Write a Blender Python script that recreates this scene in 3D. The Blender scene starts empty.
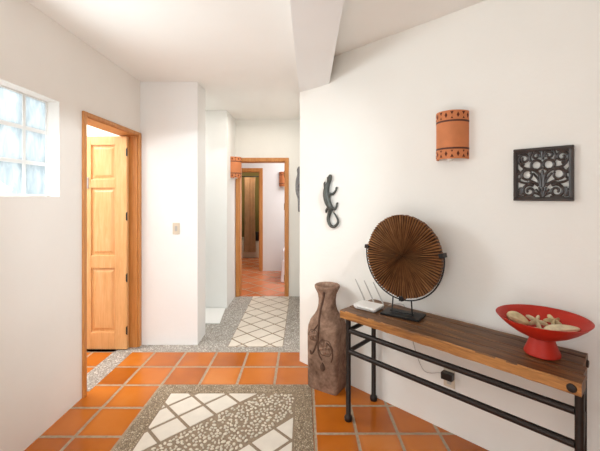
import bpy, bmesh, math, random
from mathutils import Vector, Matrix
random.seed(7)
PI = math.pi
scene = bpy.context.scene
COL = scene.collection

# ------------------------------------------------------------------ helpers
def lin(c):
    r = []
    for v in c[:3]:
        v = v / 255.0
        r.append(v / 12.92 if v <= 0.04045 else ((v + 0.055) / 1.055) ** 2.4)
    return (r[0], r[1], r[2], 1.0)

class NT:
    def __init__(self, name):
        self.m = bpy.data.materials.new(name)
        self.m.use_nodes = True
        self.t = self.m.node_tree
        self.b = self.t.nodes['Principled BSDF']
    def n(self, typ, **kw):
        nd = self.t.nodes.new(typ)
        for k, v in kw.items():
            setattr(nd, k, v)
        return nd
    def put(self, sock, v):
        if isinstance(v, bpy.types.NodeSocket):
            self.t.links.new(v, sock)
        else:
            sock.default_value = v
    def math(self, op, a, b=None, c=None, clamp=False):
        nd = self.n('ShaderNodeMath', operation=op, use_clamp=clamp)
        self.put(nd.inputs[0], a)
        if b is not None: self.put(nd.inputs[1], b)
        if c is not None: self.put(nd.inputs[2], c)
        return nd.outputs[0]
    def coord(self, scale=(1, 1, 1), rot=(0, 0, 0), loc=(0, 0, 0), src='Object'):
        tc = self.n('ShaderNodeTexCoord')
        mp = self.n('ShaderNodeMapping')
        mp.inputs['Scale'].default_value = scale
        mp.inputs['Rotation'].default_value = rot
        mp.inputs['Location'].default_value = loc
        self.t.links.new(tc.outputs[src], mp.inputs['Vector'])
        return mp.outputs[0]
    def noise(self, vec, scale, detail=4.0, rough=0.55, dist=0.0):
        nd = self.n('ShaderNodeTexNoise')
        self.put(nd.inputs['Vector'], vec)
        nd.inputs['Scale'].default_value = scale
        nd.inputs['Detail'].default_value = detail
        nd.inputs['Roughness'].default_value = rough
        nd.inputs['Distortion'].default_value = dist
        return nd.outputs['Fac']
    def ramp(self, fac, stops):
        nd = self.n('ShaderNodeValToRGB')
        cr = nd.color_ramp
        while len(cr.elements) > 1: cr.elements.remove(cr.elements[-1])
        cr.elements[0].position = stops[0][0]; cr.elements[0].color = stops[0][1]
        for p, c in stops[1:]:
            e = cr.elements.new(p); e.color = c
        self.put(nd.inputs[0], fac)
        return nd.outputs[0]
    def mix(self, fac, a, b, mode='MIX'):
        nd = self.n('ShaderNodeMix', data_type='RGBA', blend_type=mode)
        self.put(nd.inputs[0], fac)
        self.put(nd.inputs[6], a)
        self.put(nd.inputs[7], b)
        return nd.outputs[2]
    def bump(self, h, strength=0.3, dist=0.01):
        nd = self.n('ShaderNodeBump')
        nd.inputs['Strength'].default_value = strength
        nd.inputs['Distance'].default_value = dist
        self.put(nd.inputs['Height'], h)
        self.t.links.new(nd.outputs[0], self.b.inputs['Normal'])
    def set(self, color=None, rough=None, metal=None, spec=None):
        if color is not None: self.put(self.b.inputs['Base Color'], color)
        if rough is not None: self.put(self.b.inputs['Roughness'], rough)
        if metal is not None: self.put(self.b.inputs['Metallic'], metal)
        if spec is not None: self.put(self.b.inputs['Specular IOR Level'], spec)
        return self.m

def m_plaster(name, c, var=0.03, bump=0.12):
    t = NT(name)
    v = t.coord()
    f = t.noise(v, 1.6, 3)
    d = tuple(max(0, x - var) for x in lin(c)[:3]) + (1,)
    col = t.ramp(f, [(0.3, d), (0.7, lin(c))])
    t.bump(t.noise(v, 26, 5, 0.6), bump, 0.01)
    return t.set(col, 0.92, spec=0.2)

def m_plain(name, c, rough=0.5, metal=0.0, var=0.12, scale=30, bump=0.0, spec=0.5):
    t = NT(name)
    v = t.coord()
    f = t.noise(v, scale, 4)
    L = lin(c)
    d = tuple(x * (1 - var) for x in L[:3]) + (1,)
    l = tuple(min(1, x * (1 + var)) for x in L[:3]) + (1,)
    col = t.ramp(f, [(0.3, d), (0.7, l)])
    if bump: t.bump(f, bump, 0.005)
    return t.set(col, rough, metal, spec)

def m_terracotta(name, rot=0.0, offx=0.07, offy=3.39, size=0.30, cols=None, sizey=None):
    sizey = sizey or size
    t = NT(name)
    v = t.coord(scale=(1, 1, 1), rot=(0, 0, rot))
    sp = t.n('ShaderNodeSeparateXYZ'); t.put(sp.inputs[0], v)
    x = t.math('DIVIDE', t.math('SUBTRACT', sp.outputs[0], offx), size)
    y = t.math('DIVIDE', t.math('SUBTRACT', sp.outputs[1], offy), sizey)
    wob = t.math('MULTIPLY', t.math('SUBTRACT', t.noise(v, 14, 2), 0.5), 0.03)
    fx = t.math('ABSOLUTE', t.math('SUBTRACT', t.math('FRACT', x), 0.5))
    fy = t.math('ABSOLUTE', t.math('SUBTRACT', t.math('FRACT', y), 0.5))
    mx = t.math('ADD', t.math('MAXIMUM', fx, fy), wob)
    mr = t.n('ShaderNodeMapRange'); mr.interpolation_type = 'SMOOTHSTEP'
    t.put(mr.inputs[0], mx); mr.inputs[1].default_value = 0.455; mr.inputs[2].default_value = 0.478
    grout = mr.outputs[0]
    cb = t.n('ShaderNodeCombineXYZ')
    t.put(cb.inputs[0], t.math('FLOOR', x)); t.put(cb.inputs[1], t.math('FLOOR', y))
    wn = t.n('ShaderNodeTexWhiteNoise', noise_dimensions='3D'); t.put(wn.inputs['Vector'], cb.outputs[0])
    cloud = t.noise(v, 4, 3, 0.5, 0.0)
    f = t.math('ADD', t.math('MULTIPLY', wn.outputs['Value'], 0.5), t.math('MULTIPLY', cloud, 0.55))
    cols = cols or [(156, 78, 12), (188, 102, 22), (200, 114, 36), (212, 134, 66)]
    tile = t.ramp(f, [(0.15, lin(cols[0])), (0.42, lin(cols[1])), (0.66, lin(cols[2])), (0.95, lin(cols[3]))])
    edge = t.n('ShaderNodeMapRange'); t.put(edge.inputs[0], mx)
    edge.inputs[1].default_value = 0.36; edge.inputs[2].default_value = 0.47; edge.inputs[3].default_value = 0; edge.inputs[4].default_value = 0.35
    tile = t.mix(edge.outputs[0], tile, lin((158, 84, 26)))
    gcol = t.ramp(t.noise(v, 40, 3), [(0.3, lin((150, 130, 106))), (0.7, lin((182, 164, 140)))])
    col = t.mix(grout, tile, gcol)
    rough = t.math('ADD', t.math('MULTIPLY', grout, 0.5), t.math('ADD', t.math('MULTIPLY', cloud, 0.16), 0.14))
    h = t.math('ADD', t.math('MULTIPLY', grout, -1.0), t.math('MULTIPLY', t.noise(v, 7, 2), 0.35))
    t.bump(h, 0.35, 0.006)
    return t.set(col, rough, spec=0.5)

def m_pebble(name, stones, gap, scale=50, sx=1.0):
    t = NT(name)
    v = t.coord(scale=(sx, 1, 1))
    def vor(feat):
        nd = t.n('ShaderNodeTexVoronoi', feature=feat)
        t.put(nd.inputs['Vector'], v); nd.inputs['Scale'].default_value = scale
        return nd
    e = vor('DISTANCE_TO_EDGE').outputs['Distance']
    c = vor('F1')
    sp = t.n('ShaderNodeSeparateColor'); t.put(sp.inputs[0], c.outputs['Color'])
    stone = t.ramp(sp.outputs[0], [(0.0, lin(stones[0])), (0.5, lin(stones[1])), (1.0, lin(stones[2]))])
    mr = t.n('ShaderNodeMapRange'); mr.interpolation_type = 'SMOOTHSTEP'
    t.put(mr.inputs[0], e); mr.inputs[1].default_value = 0.03; mr.inputs[2].default_value = 0.2
    col = t.mix(mr.outputs[0], lin(gap), stone)
    t.bump(mr.outputs[0], 0.6, 0.006)
    return t.set(col, 0.6, spec=0.35)

def m_wood(name, cols, axis=0, scale=3.0, stretch=14.0, rough=0.45, bump=0.15, knots=False):
    t = NT(name)
    s = [stretch, stretch, stretch]; s[axis] = 1.0
    v = t.coord(scale=tuple(s))
    f = t.noise(v, scale, 6, 0.6, 1.2)
    f2 = t.noise(v, scale * 4.5, 4, 0.6, 0.4)
    g = t.math('ADD', t.math('MULTIPLY', f, 0.7), t.math('MULTIPLY', f2, 0.3))
    n = len(cols)
    col = t.ramp(g, [(0.3 + 0.4 * i / (n - 1), lin(c)) for i, c in enumerate(cols)])
    if knots:
        k = t.noise(t.coord(scale=(1, 1, 1)), 6, 2)
        kk = t.n('ShaderNodeMapRange'); t.put(kk.inputs[0], k)
        kk.inputs[1].default_value = 0.62; kk.inputs[2].default_value = 0.75; kk.inputs[4].default_value = 0.7
        col = t.mix(kk.outputs[0], col, lin((52, 32, 20)))
    t.bump(g, bump, 0.004)
    return t.set(col, rough)

class MB:
    def __init__(self):
        self.bm = bmesh.new(); self.mi = 0
    def _mark(self, faces):
        for f in faces: f.material_index = self.mi
    def poly(self, pts):
        f = self.bm.faces.new([self.bm.verts.new(p) for p in pts]); f.material_index = self.mi; return f
    def box(self, x0, x1, y0, y1, z0, z1, M=None):
        c = [(x0,y0,z0),(x1,y0,z0),(x1,y1,z0),(x0,y1,z0),(x0,y0,z1),(x1,y0,z1),(x1,y1,z1),(x0,y1,z1)]
        vs = [self.bm.verts.new(Vector(p) if M is None else M @ Vector(p)) for p in c]
        for q in ((3,2,1,0),(4,5,6,7),(0,1,5,4),(1,2,6,5),(2,3,7,6),(3,0,4,7)):
            self.bm.faces.new([vs[i] for i in q]).material_index = self.mi
    def prism(self, poly, z0, z1):
        a = [self.bm.verts.new((p[0], p[1], z0)) for p in poly]
        b = [self.bm.verts.new((p[0], p[1], z1)) for p in poly]
        n = len(poly); fs = []
        fs.append(self.bm.faces.new(list(reversed(a)))); fs.append(self.bm.faces.new(b))
        for i in range(n):
            j = (i + 1) % n
            fs.append(self.bm.faces.new([a[i], a[j], b[j], b[i]]))
        self._mark(fs)
    def rings(self, rings, cap0=True, cap1=True, closed=True):
        vr = [[self.bm.verts.new(p) for p in r] for r in rings]
        fs = []
        n = len(rings[0])
        for k in range(len(vr) - 1):
            for i in range(n if closed else n - 1):
                j = (i + 1) % n
                fs.append(self.bm.faces.new([vr[k][i], vr[k][j], vr[k+1][j], vr[k+1][i]]))
        if cap0: fs.append(self.bm.faces.new(list(reversed(vr[0]))))
        if cap1: fs.append(self.bm.faces.new(vr[-1]))
        self._mark(fs)
    def lathe(self, prof, n=40, c=(0, 0, 0), axis='z', cap0=True, cap1=True):
        R = []
        for r, z in prof:
            ring = []
            for i in range(n):
                a = 2 * PI * i / n
                p = (r * math.cos(a), r * math.sin(a), z)
                if axis == 'y': p = (p[0], z, p[1])
                if axis == 'x': p = (z, p[0], p[1])
                ring.append((p[0] + c[0], p[1] + c[1], p[2] + c[2]))
            R.append(ring)
        self.rings(R, cap0, cap1)
    def tube(self, pts, rad, n=10, flat=1.0, fax=None):
        pts = [Vector(p) for p in pts]
        if not isinstance(rad, (list, tuple)): rad = [rad] * len(pts)
        R = []; up = None
        for i, p in enumerate(pts):
            tg = (pts[min(i + 1, len(pts) - 1)] - pts[max(i - 1, 0)]).normalized()
            if up is None:
                up = Vector((0, 0, 1)) if abs(tg.z) < 0.9 else Vector((0, 1, 0))
            if fax is not None: up = Vector(fax)
            sd = tg.cross(up).normalized()
            u2 = sd.cross(tg).normalized()
            if fax is None: up = u2
            R.append([p + sd * (rad[i] * math.cos(2*PI*k/n)) + u2 * (rad[i] * flat * math.sin(2*PI*k/n)) for k in range(n)])
        self.rings(R)
    def ball(self, c, r, seg=16, rings=10, M=None):
        rr = (r, r, r) if not isinstance(r, (tuple, list)) else r
        mat = Matrix.Translation(Vector(c)) @ (M if M is not None else Matrix.Identity(4)) @ Matrix.Diagonal((rr[0], rr[1], rr[2], 1))
        V = self.bm.verts.new
        top = V(mat @ Vector((0, 0, 1))); bot = V(mat @ Vector((0, 0, -1)))
        R = []
        for k in range(1, rings):
            t = PI * k / rings
            R.append([V(mat @ Vector((math.sin(t)*math.cos(2*PI*i/seg), math.sin(t)*math.sin(2*PI*i/seg), math.cos(t)))) for i in range(seg)])
        fs = []
        for i in range(seg):
            n = (i + 1) % seg
            fs.append(self.bm.faces.new([top, R[0][i], R[0][n]]))
            fs.append(self.bm.faces.new([bot, R[-1][n], R[-1][i]]))
            for k in range(len(R) - 1):
                fs.append(self.bm.faces.new([R[k][i], R[k+1][i], R[k+1][n], R[k][n]]))
        self._mark(fs)
    def build(self, name, mats, parent=None, smooth=False, bevel=0, angle=40, sub=0, kind=None, seg=2):
        bmesh.ops.recalc_face_normals(self.bm, faces=self.bm.faces)
        me = bpy.data.meshes.new(name)
        self.bm.to_mesh(me); self.bm.free()
        if not isinstance(mats, (list, tuple)): mats = [mats]
        for m in mats: me.materials.append(m)
        o = bpy.data.objects.new(name, me); COL.objects.link(o)
        if parent: o.parent = parent
        if smooth:
            for p in me.polygons: p.use_smooth = True
            try: me.set_sharp_from_angle(angle=math.radians(angle))
            except Exception: pass
        if bevel:
            b = o.modifiers.new('bevel', 'BEVEL'); b.width = bevel; b.segments = seg; b.limit_method = 'ANGLE'; b.angle_limit = math.radians(35)
        if sub:
            s = o.modifiers.new('sub', 'SUBSURF'); s.levels = sub; s.render_levels = sub
        if kind: o['kind'] = kind
        return o

def catmull(P, n=8):
    P = [Vector(p) for p in P]; out = []
    for i in range(len(P) - 1):
        p0 = P[max(i-1, 0)]; p1 = P[i]; p2 = P[i+1]; p3 = P[min(i+2, len(P)-1)]
        for k in range(n):
            t = k / n
            out.append(0.5 * ((2*p1) + (p2-p0)*t + (2*p0-5*p1+4*p2-p3)*t*t + (3*p1-p0-3*p2+p3)*t**3))
    out.append(P[-1]); return out
def lerpr(R, m):
    out = []
    n = len(R) - 1
    for i in range(m):
        t = i / (m - 1) * n; k = min(int(t), n - 1)
        out.append(R[k] + (R[k+1] - R[k]) * (t - k))
    return out

def thing(name, label, cat, loc=(0, 0, 0), rz=0.0, group=None):
    o = bpy.data.objects.new(name, None); COL.objects.link(o)
    o.empty_display_size = 0.1
    o.location = loc; o.rotation_euler = (0, 0, rz)
    o['label'] = label; o['category'] = cat
    if group: o['group'] = group
    return o
def tag(o, label, cat, group=None):
    o['label'] = label; o['category'] = cat
    if group: o['group'] = group
    return o
def setting(name, loc=(0, 0, 0)):
    o = bpy.data.objects.new(name, None); COL.objects.link(o); o.location = loc; o['kind'] = 'structure'; return o
def dup(root, loc, rz, label, group=None):
    r = root.copy(); COL.objects.link(r); r.location = loc; r.rotation_euler = (0, 0, rz); r['label'] = label
    if group: r['group'] = group
    for ch in list(root.children):
        c = ch.copy(); COL.objects.link(c); c.parent = r
        for g in list(ch.children):
            d = g.copy(); COL.objects.link(d); d.parent = c
    return r

# ------------------------------------------------------------------ materials
WALL = m_plaster('white plaster', (236, 237, 236))
WALLL = m_plaster('left wall plaster light tone', (238, 233, 227))  # warmer copy of the wall plaster, light tone put into the colour
WALLF = m_plaster('facing wall plaster light tone', (238, 237, 235))  # plaster copy whose colour is toned for the light on this wall
WALLW = m_plaster('warm white plaster', (238, 236, 230))
CEIL = m_plaster('ceiling plaster', (242, 241, 237), 0.02, 0.06)
HALLW = m_plaster('hall plaster', (236, 236, 233), 0.02, 0.06)
TERRA = m_terracotta('terracotta tiles')
TERRA_R = m_terracotta('terracotta tiles right of medallion', offx=0.078, offy=2.513, size=0.262, sizey=0.295)
TERRA_D = m_terracotta('terracotta tiles laid diagonally', rot=PI/4, offx=0.1, offy=0.05,
                       cols=[(196, 110, 66), (208, 122, 78), (216, 134, 92), (226, 154, 116)])
PEB_D = m_pebble('brown pebbles', [(150, 132, 108), (182, 165, 139), (206, 191, 168)], (122, 104, 82), 56, 1.5)
PEB_L = m_pebble('grey pebbles', [(172, 168, 160), (196, 192, 185), (218, 214, 208)], (144, 137, 127), 40, 1.2)
GROUT = m_plain('brown grout', (146, 128, 107), 0.9, var=0.18, scale=60, bump=0.3)
WTILE = m_plain('cream stone tile', (222, 214, 201), 0.4, var=0.05, scale=12)
WPEB = m_plain('white pebble', (218, 209, 192), 0.5, var=0.15, scale=18)
PINE_V = m_wood('golden pine upright', [(202, 148, 90), (222, 170, 112), (232, 186, 134)], axis=2, scale=2.5, rough=0.4, bump=0.05)
PINE_P = m_wood('golden pine panel', [(206, 150, 92), (224, 172, 114), (234, 190, 138)], axis=2, scale=2.0, rough=0.4, bump=0.05)
TRIMW = m_wood('orange pine trim', [(170, 104, 46), (194, 128, 64), (208, 148, 84)], axis=2, scale=2.5, rough=0.4, bump=0.05)
IRON = m_plain('dark iron', (44, 36, 32), 0.45, 0.5, 0.25, 40, 0.1)
BLACK = m_plain('black metal', (26, 24, 23), 0.42, 0.4, 0.15, 30)
BLACKP = m_plain('black plastic', (20, 20, 21), 0.35, 0, 0.1, 20)
BRASS = m_plain('dull brass', (120, 98, 66), 0.4, 0.8, 0.15)
TOPW = m_wood('dark weathered plank', [(46, 28, 15), (88, 56, 29), (122, 82, 44), (150, 108, 64)], axis=0, scale=2.2, stretch=16, rough=0.5, bump=0.5, knots=True)
EDGEW = m_wood('orange brown plank edge', [(84, 50, 22), (142, 92, 44), (174, 118, 60), (196, 144, 88)], axis=0, scale=2.4, stretch=12, rough=0.5, bump=0.5, knots=True)
REDP = m_plain('red lacquer', (180, 40, 22), 0.5, 0, 0.1, 8, 0.05, 0.3)
WHITEP = m_plain('white plastic', (232, 230, 226), 0.35, 0, 0.03, 10)
GREYP = m_plain('light grey plastic', (176, 172, 166), 0.4, 0, 0.05, 10)
BEIGE = m_plain('beige plastic', (208, 196, 176), 0.4, 0, 0.04, 10)
SHELL = m_plain('pale shell', (200, 182, 140), 0.55, 0, 0.22, 26, 0.3)
SHELL2 = m_plain('cream dried pod', (214, 200, 166), 0.6, 0, 0.2, 34, 0.3)
CLAY = m_plain('orange terracotta clay', (202, 124, 76), 0.7, 0, 0.1, 9, 0.05)
CLAYD = m_plain('brown painted stripe', (84, 42, 30), 0.7, 0, 0.15, 30)
CUT = m_plain('dark cut out', (92, 40, 24), 0.9, 0, 0.15, 30)
BULB = m_plain('white bulb glass', (245, 240, 230), 0.2, 0, 0.02, 5)
CARVE = m_plain('blackened carved wood', (50, 40, 35), 0.32, 0, 0.3, 30, 0.2, 0.5)
VERD = m_plain('dark verdigris bronze', (78, 80, 75), 0.45, 0.4, 0.35, 45, 0.25)
VERD2 = m_plain('grey bronze', (128, 128, 130), 0.5, 0.4, 0.3, 45, 0.25)
CURT = m_plain('tan curtain cloth', (206, 172, 140), 0.9, 0, 0.1, 8)
OLIVE = m_plaster('olive plaster', (150, 136, 92))
WCLOTH = m_plain('white cotton cloth', (240, 238, 244), 0.9, 0, 0.03, 8)
GLAZE = m_plain('white glazed ceramic', (225, 220, 212), 0.2, 0, 0.03, 6)

def m_vase():
    t = NT('weathered brown clay')
    v = t.coord()
    f = t.noise(v, 7, 6, 0.65, 0.6)
    f2 = t.noise(v, 45, 4)
    g = t.math('ADD', t.math('MULTIPLY', f, 0.75), t.math('MULTIPLY', f2, 0.25))
    col = t.ramp(g, [(0.3, lin((72, 52, 40))), (0.45, lin((124, 97, 80))), (0.6, lin((158, 129, 110))), (0.76, lin((190, 164, 144)))])
    t.bump(g, 0.5, 0.008)
    return t.set(col, 0.85, spec=0.2)
VASE = m_vase()
VASED = m_plain('dark brown clay', (88, 62, 47), 0.85, 0, 0.2, 40, 0.4)

def m_disc():
    t = NT('radiating bark')
    tc = t.n('ShaderNodeTexCoord')
    sp = t.n('ShaderNodeSeparateXYZ'); t.put(sp.inputs[0], tc.outputs['Object'])
    a = t.math('ARCTAN2', sp.outputs[2], sp.outputs[0])
    r = t.math('SQRT', t.math('ADD', t.math('MULTIPLY', sp.outputs[0], sp.outputs[0]), t.math('MULTIPLY', sp.outputs[2], sp.outputs[2])))
    cb = t.n('ShaderNodeCombineXYZ')
    t.put(cb.inputs[0], t.math('MULTIPLY', a, 9.0)); t.put(cb.inputs[1], t.math('MULTIPLY', r, 5.0))
    f0 = t.noise(cb.outputs[0], 2.0, 4, 0.6, 0.0)
    ph = t.math('FRACT', t.math('MULTIPLY', a, 84 / (2*PI)))
    rg = t.math('SUBTRACT', 1.0, t.math('MULTIPLY', t.math('ABSOLUTE', t.math('SUBTRACT', ph, 0.5)), 2.0))
    rg = t.math('POWER', rg, 0.6)
    f = t.math('ADD', t.math('MULTIPLY', f0, 0.55), t.math('MULTIPLY', rg, 0.36))
    col = t.ramp(f, [(0.28, lin((34, 18, 10))), (0.46, lin((98, 62, 36))), (0.60, lin((140, 96, 58))), (0.78, lin((180, 136, 92)))])
    t.bump(f, 0.7, 0.006)
    return t.set(col, 0.6, spec=0.3)
DISC = m_disc()

def m_glassblock():
    t = NT('wavy glass block')
    v = t.coord(scale=(1, 3.0, 1))
    nz = t.noise(v, 9, 3, 0.5, 0.8)
    t.bump(nz, 0.8, 0.02)
    nb = [n for n in t.t.nodes if n.type == 'BUMP'][0]
    t.set((0.9, 0.95, 1.0, 1), 0.12)
    tr = t.n('ShaderNodeBsdfTranslucent')
    t.put(tr.inputs['Color'], t.ramp(nz, [(0.36, lin((192, 200, 204))), (0.62, lin((222, 226, 228)))]))
    tp = t.n('ShaderNodeBsdfTransparent'); tp.inputs[0].default_value = (0.93, 0.97, 1.0, 1)
    m1 = t.n('ShaderNodeMixShader'); m1.inputs[0].default_value = 0.2
    t.t.links.new(tr.outputs[0], m1.inputs[1]); t.t.links.new(tp.outputs[0], m1.inputs[2])
    m2 = t.n('ShaderNodeMixShader'); m2.inputs[0].default_value = 0.06
    t.t.links.new(m1.outputs[0], m2.inputs[1]); t.t.links.new(t.b.outputs[0], m2.inputs[2])
    out = [n for n in t.t.nodes if n.type == 'OUTPUT_MATERIAL'][0]
    t.t.links.new(m2.outputs[0], out.inputs['Surface'])
    return t.m
GBLOCK = m_glassblock()

# ------------------------------------------------------------------ frames of reference
H = 2.67
P0 = Vector((-0.03, 3.20))
U = Vector((math.sqrt(.5), -math.sqrt(.5)))
N = Vector((-math.sqrt(.5), -math.sqrt(.5)))
RW = -PI / 4
def W(s, t, z=0.0):
    p = P0 + U * s + N * t
    return (p.x, p.y, z)

XL = -1.65          # left wall face
TH = 0.17           # its thickness
YF = 3.55           # facing wall
YE = 5.28           # end of hall
YB = 7.10           # back of far room

# ------------------------------------------------------------------ setting
S = 'structure'
# floors
b = MB(); b.box(XL - TH, 0.065, -1.6, 3.39, -0.1, 0.0); b.box(0.065, 3.4, 2.79, 3.39, -0.1, 0.0)
b.mi = 1; b.box(0.065, 3.4, -1.6, 2.79, -0.1, 0.0); b.build('floor', [TERRA, TERRA_R], kind=S)
b = MB(); b.box(-4.6, XL - TH, 2.3, 6.2, -0.1, 0.0); b.build('floor_side_room', TERRA, kind=S)
b = MB(); b.box(-3.0, 0.2, 3.39, YE, -0.1, 0.0); b.build('floor_hallway', PEB_L, kind=S)
b = MB(); b.box(-3.0, 1.6, YE, 9.6, -0.1, 0.0); b.build('floor_far_room', TERRA_D, kind=S)
b = MB(); b.box(XL - TH - 0.01, XL, 2.70, 3.39, 0.0, 0.003); b.build('trim_1', PEB_L, kind=S)     # pebble doorway strip
b = MB(); b.prism([(-2.6, 4.10), (-0.985, 4.14), (-1.04, 4.70), (-2.6, 4.70)], 0.0, 0.012); b.build('lit_floor_patch', HALLW, kind=S, bevel=0.004)  # white slab shaped as the lit patch on the passage floor

# clipped polygon helper for diagonal tiles
def clip(poly, f):
    out = []
    for i in range(len(poly)):
        a, c = poly[i], poly[(i + 1) % len(poly)]
        fa, fc = f(a), f(c)
        if fa >= 0: out.append(a)
        if (fa >= 0) != (fc >= 0):
            t = fa / (fa - fc)
            out.append((a[0] + (c[0]-a[0])*t, a[1] + (c[1]-a[1])*t))
    return out
def area(p):
    return 0.5 * abs(sum(p[i][0]*p[(i+1) % len(p)][1] - p[(i+1) % len(p)][0]*p[i][1] for i in range(len(p))))
def diag_tiles(mb, x0, x1, y0, y1, sum0, dif0, step, gap, z0, z1, extra=(), dstep=None):
    dstep = dstep or step
    for i in range(-14, 15):
        for j in range(-14, 15):
            s0, s1 = sum0 + i*step + gap, sum0 + (i+1)*step - gap       # x+y
            d0, d1 = dif0 + j*dstep + gap, dif0 + (j+1)*dstep - gap       # x-y
            q = [((s+d)/2, (s-d)/2) for s, d in ((s0, d0), (s1, d0), (s1, d1), (s0, d1))]
            for f in (lambda p: p[0]-x0, lambda p: x1-p[0], lambda p: p[1]-y0, lambda p: y1-p[1], *extra):
                if q: q = clip(q, f)
            if len(q) >= 3 and area(q) > 2e-4: mb.prism(q, z0, z1)

# hall strip of white diagonal tiles
HX0, HX1 = -0.755, -0.20
b = MB()
b.mi = 1; b.box(HX0, HX1, 3.50, YE, 0.0, 0.002)
b.mi = 0; diag_tiles(b, HX0+0.005, HX1-0.005, 3.505, YE-0.005, 2.945, -4.455, 0.28, 0.013, 0.0, 0.004)
b.build('floor_hallway_inlay', [WTILE, GROUT], kind=S)

# medallion
MX0, MX1, MY0, MY1 = -1.12, 0.065, 1.10, 2.79
IX0, IX1, IY0, IY1 = MX0+0.105, MX1-0.12, MY0+0.105, MY1-0.115
b = MB()
b.mi = 0
b.box(MX0, MX1, IY1, MY1, 0, 0.004); b.box(MX0, MX1, MY0, IY0, 0, 0.004)
b.box(MX0, IX0, IY0, IY1, 0, 0.004); b.box(IX1, MX1, IY0, IY1, 0, 0.004)
b.mi = 1; b.box(IX0, IX1, IY0, IY1, 0, 0.002)
b.mi = 2
g = 0.012
diag_tiles(b, IX0+g, IX1-g, IY0+g, IY1-g, 1.805, -3.0, 0.275, 0.016, 0, 0.005, (lambda p: -3.0-g-(p[0]-p[1]),), 0.235)
diag_tiles(b, IX0+g, IX1-g, IY0+g, IY1-g, 1.805, -2.457, 0.275, 0.016, 0, 0.005, (lambda p: (p[0]-p[1])+2.457-g, lambda p: -1.9+0.0-(p[0]-p[1])), 0.235)
b.mi = 3
pts = []
tries = 0
while tries < 8000:
    tries += 1
    x = random.uniform(IX0+0.02, IX1-0.02); y = random.uniform(IY0+0.02, IY1-0.02)
    if not (-3.0+0.022 < x - y < -2.457-0.022): continue
    r = random.uniform(0.008, 0.0155)
    if any((x-a)**2 + (y-c)**2 < ((r+q)*0.98)**2 for a, c, q in pts): continue
    pts.append((x, y, r))
for x, y, r in pts:
    b.ball((x, y, 0.003), (r*random.uniform(0.95, 1.25), r*random.uniform(0.6, 0.85), 0.006), 8, 5, Matrix.Rotation(random.uniform(0, PI), 4, 'Z'))
b.build('floor_medallion', [PEB_D, GROUT, WTILE, WPEB], kind=S)

# walls ------------------------------------------------------------
DY0, DY1, DZ = 2.637, 3.515, 2.128       # left doorway (rough opening)
WY0, WY1, WZ0, WZ1 = 1.59, 2.37, 1.505, 2.145
b = MB()
xa, xb = XL - TH, XL
b.box(xa, xb, -1.6, WY0, 0, H); b.box(xa, xb, WY0, WY1, 0, WZ0); b.box(xa, xb, WY0, WY1, WZ1, H)
b.box(xa, xb, WY1, DY0, 0, H); b.box(xa, xb, DY0, DY1, DZ, H); b.box(xa, xb, DY1, YF + 0.3, 0, H)
b.build('wall_left', WALLL, kind=S)
b = MB(); b.box(XL, -1.07, YF, YF + 0.29, 0, H); b.build('wall_front', WALLF, kind=S)
b = MB()
b.box(-2.6, -1.025, 4.72, 4.88, 0, H)
b.prism([(-1.15, 4.88), (-1.025, 4.88), (-1.02, YE), (-1.15, YE)], 0, H)
b.build('wall_hall_left', HALLW, kind=S)
b = MB(); b.box(-2.7, -2.6, 3.85, 4.88, 0, H); b.box(-2.7, xa, 3.70, 3.85, 0, H); b.build('wall_passage', HALLW, kind=S)
b = MB()
E = P0 + U * 4.4
b.prism([tuple(P0), tuple(E), (E.x + 0.1, E.y + 0.1), (0.09, 3.28)], 0, H)
b.build('wall_right', WALLW, kind=S)
b = MB(); b.prism([(P0.x, P0.y), (0.09, 3.28), (0.09, YE), (-0.03, YE)], 0, H); b.build('wall_hall_right', HALLW, kind=S)
# end wall of the hall with its doorway
D2X0, D2X1, D2Z = -0.975, -0.255, 2.05
b = MB()
b.box(-3.0, D2X0, YE, YE + 0.15, 0, H); b.box(D2X0, D2X1, YE, YE + 0.15, D2Z, H); b.box(D2X1, 1.6, YE, YE + 0.15, 0, H)
b.build('wall_hall_end', WALLW, kind=S)
# far room
D3X0, D3X1, D3Z = -1.50, -0.87, 2.03
b = MB()
b.box(-3.0, D3X0, YB, YB + 0.12, 0, H); b.box(D3X0, D3X1, YB, YB + 0.12, D3Z, H); b.box(D3X1, 1.6, YB, YB + 0.12, 0, H)
b.build('wall_far', WALL, kind=S)
b = MB(); b.box(-3.1, -3.0, YE, 9.6, 0, H); b.build('wall_far_left', WALL, kind=S)
b = MB(); b.box(1.6, 1.7, YE, 9.6, 0, H); b.build('wall_far_right', WALL, kind=S)
b = MB(); b.box(-1.9, -1.8, YB + 0.12, 9.5, 0, H); b.box(-0.75, -0.65, YB + 0.12, 9.5, 0, H); b.box(-1.9, -0.65, 9.5, 9.6, 0, H)
b.build('wall_washroom', OLIVE, kind=S)
# side room behind the left door
b = MB(); b.box(-4.6, xa, 2.40, 2.50, 0, H); b.box(-4.7, -4.6, 2.4, 6.2, 0, H); b.box(-4.6, -3.1, 6.1, 6.2, 0, H); b.box(-3.2, -3.1, 3.85, 6.1, 0, H); b.box(-3.1, -2.7, 3.75, 3.85, 0, H)
b.build('wall_side_room', WALL, kind=S)
# back of the room, behind the camera
b = MB(); b.box(0.3, 3.4, -1.7, -1.6, 0, H); b.box(3.4, 3.5, -1.7, 0.4, 0, H); b.box(3.0, 3.4, 0.0, 0.4, 0, H); b.build('wall_back', WALLW, kind=S)
# ceiling and beam
b = MB(); b.box(-4.7, 3.4, -1.6, 9.6, H, H + 0.1); b.build('ceiling', CEIL, kind=S)
b = MB()
b.prism([(-0.036, 3.205), (0.222, 2.947), (0.217 - 0.018*4.5, -1.6), (-0.036 - 0.018*4.8, -1.6)], 2.455, H)
b.build('ceiling_beam', WALL, kind=S)

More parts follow.
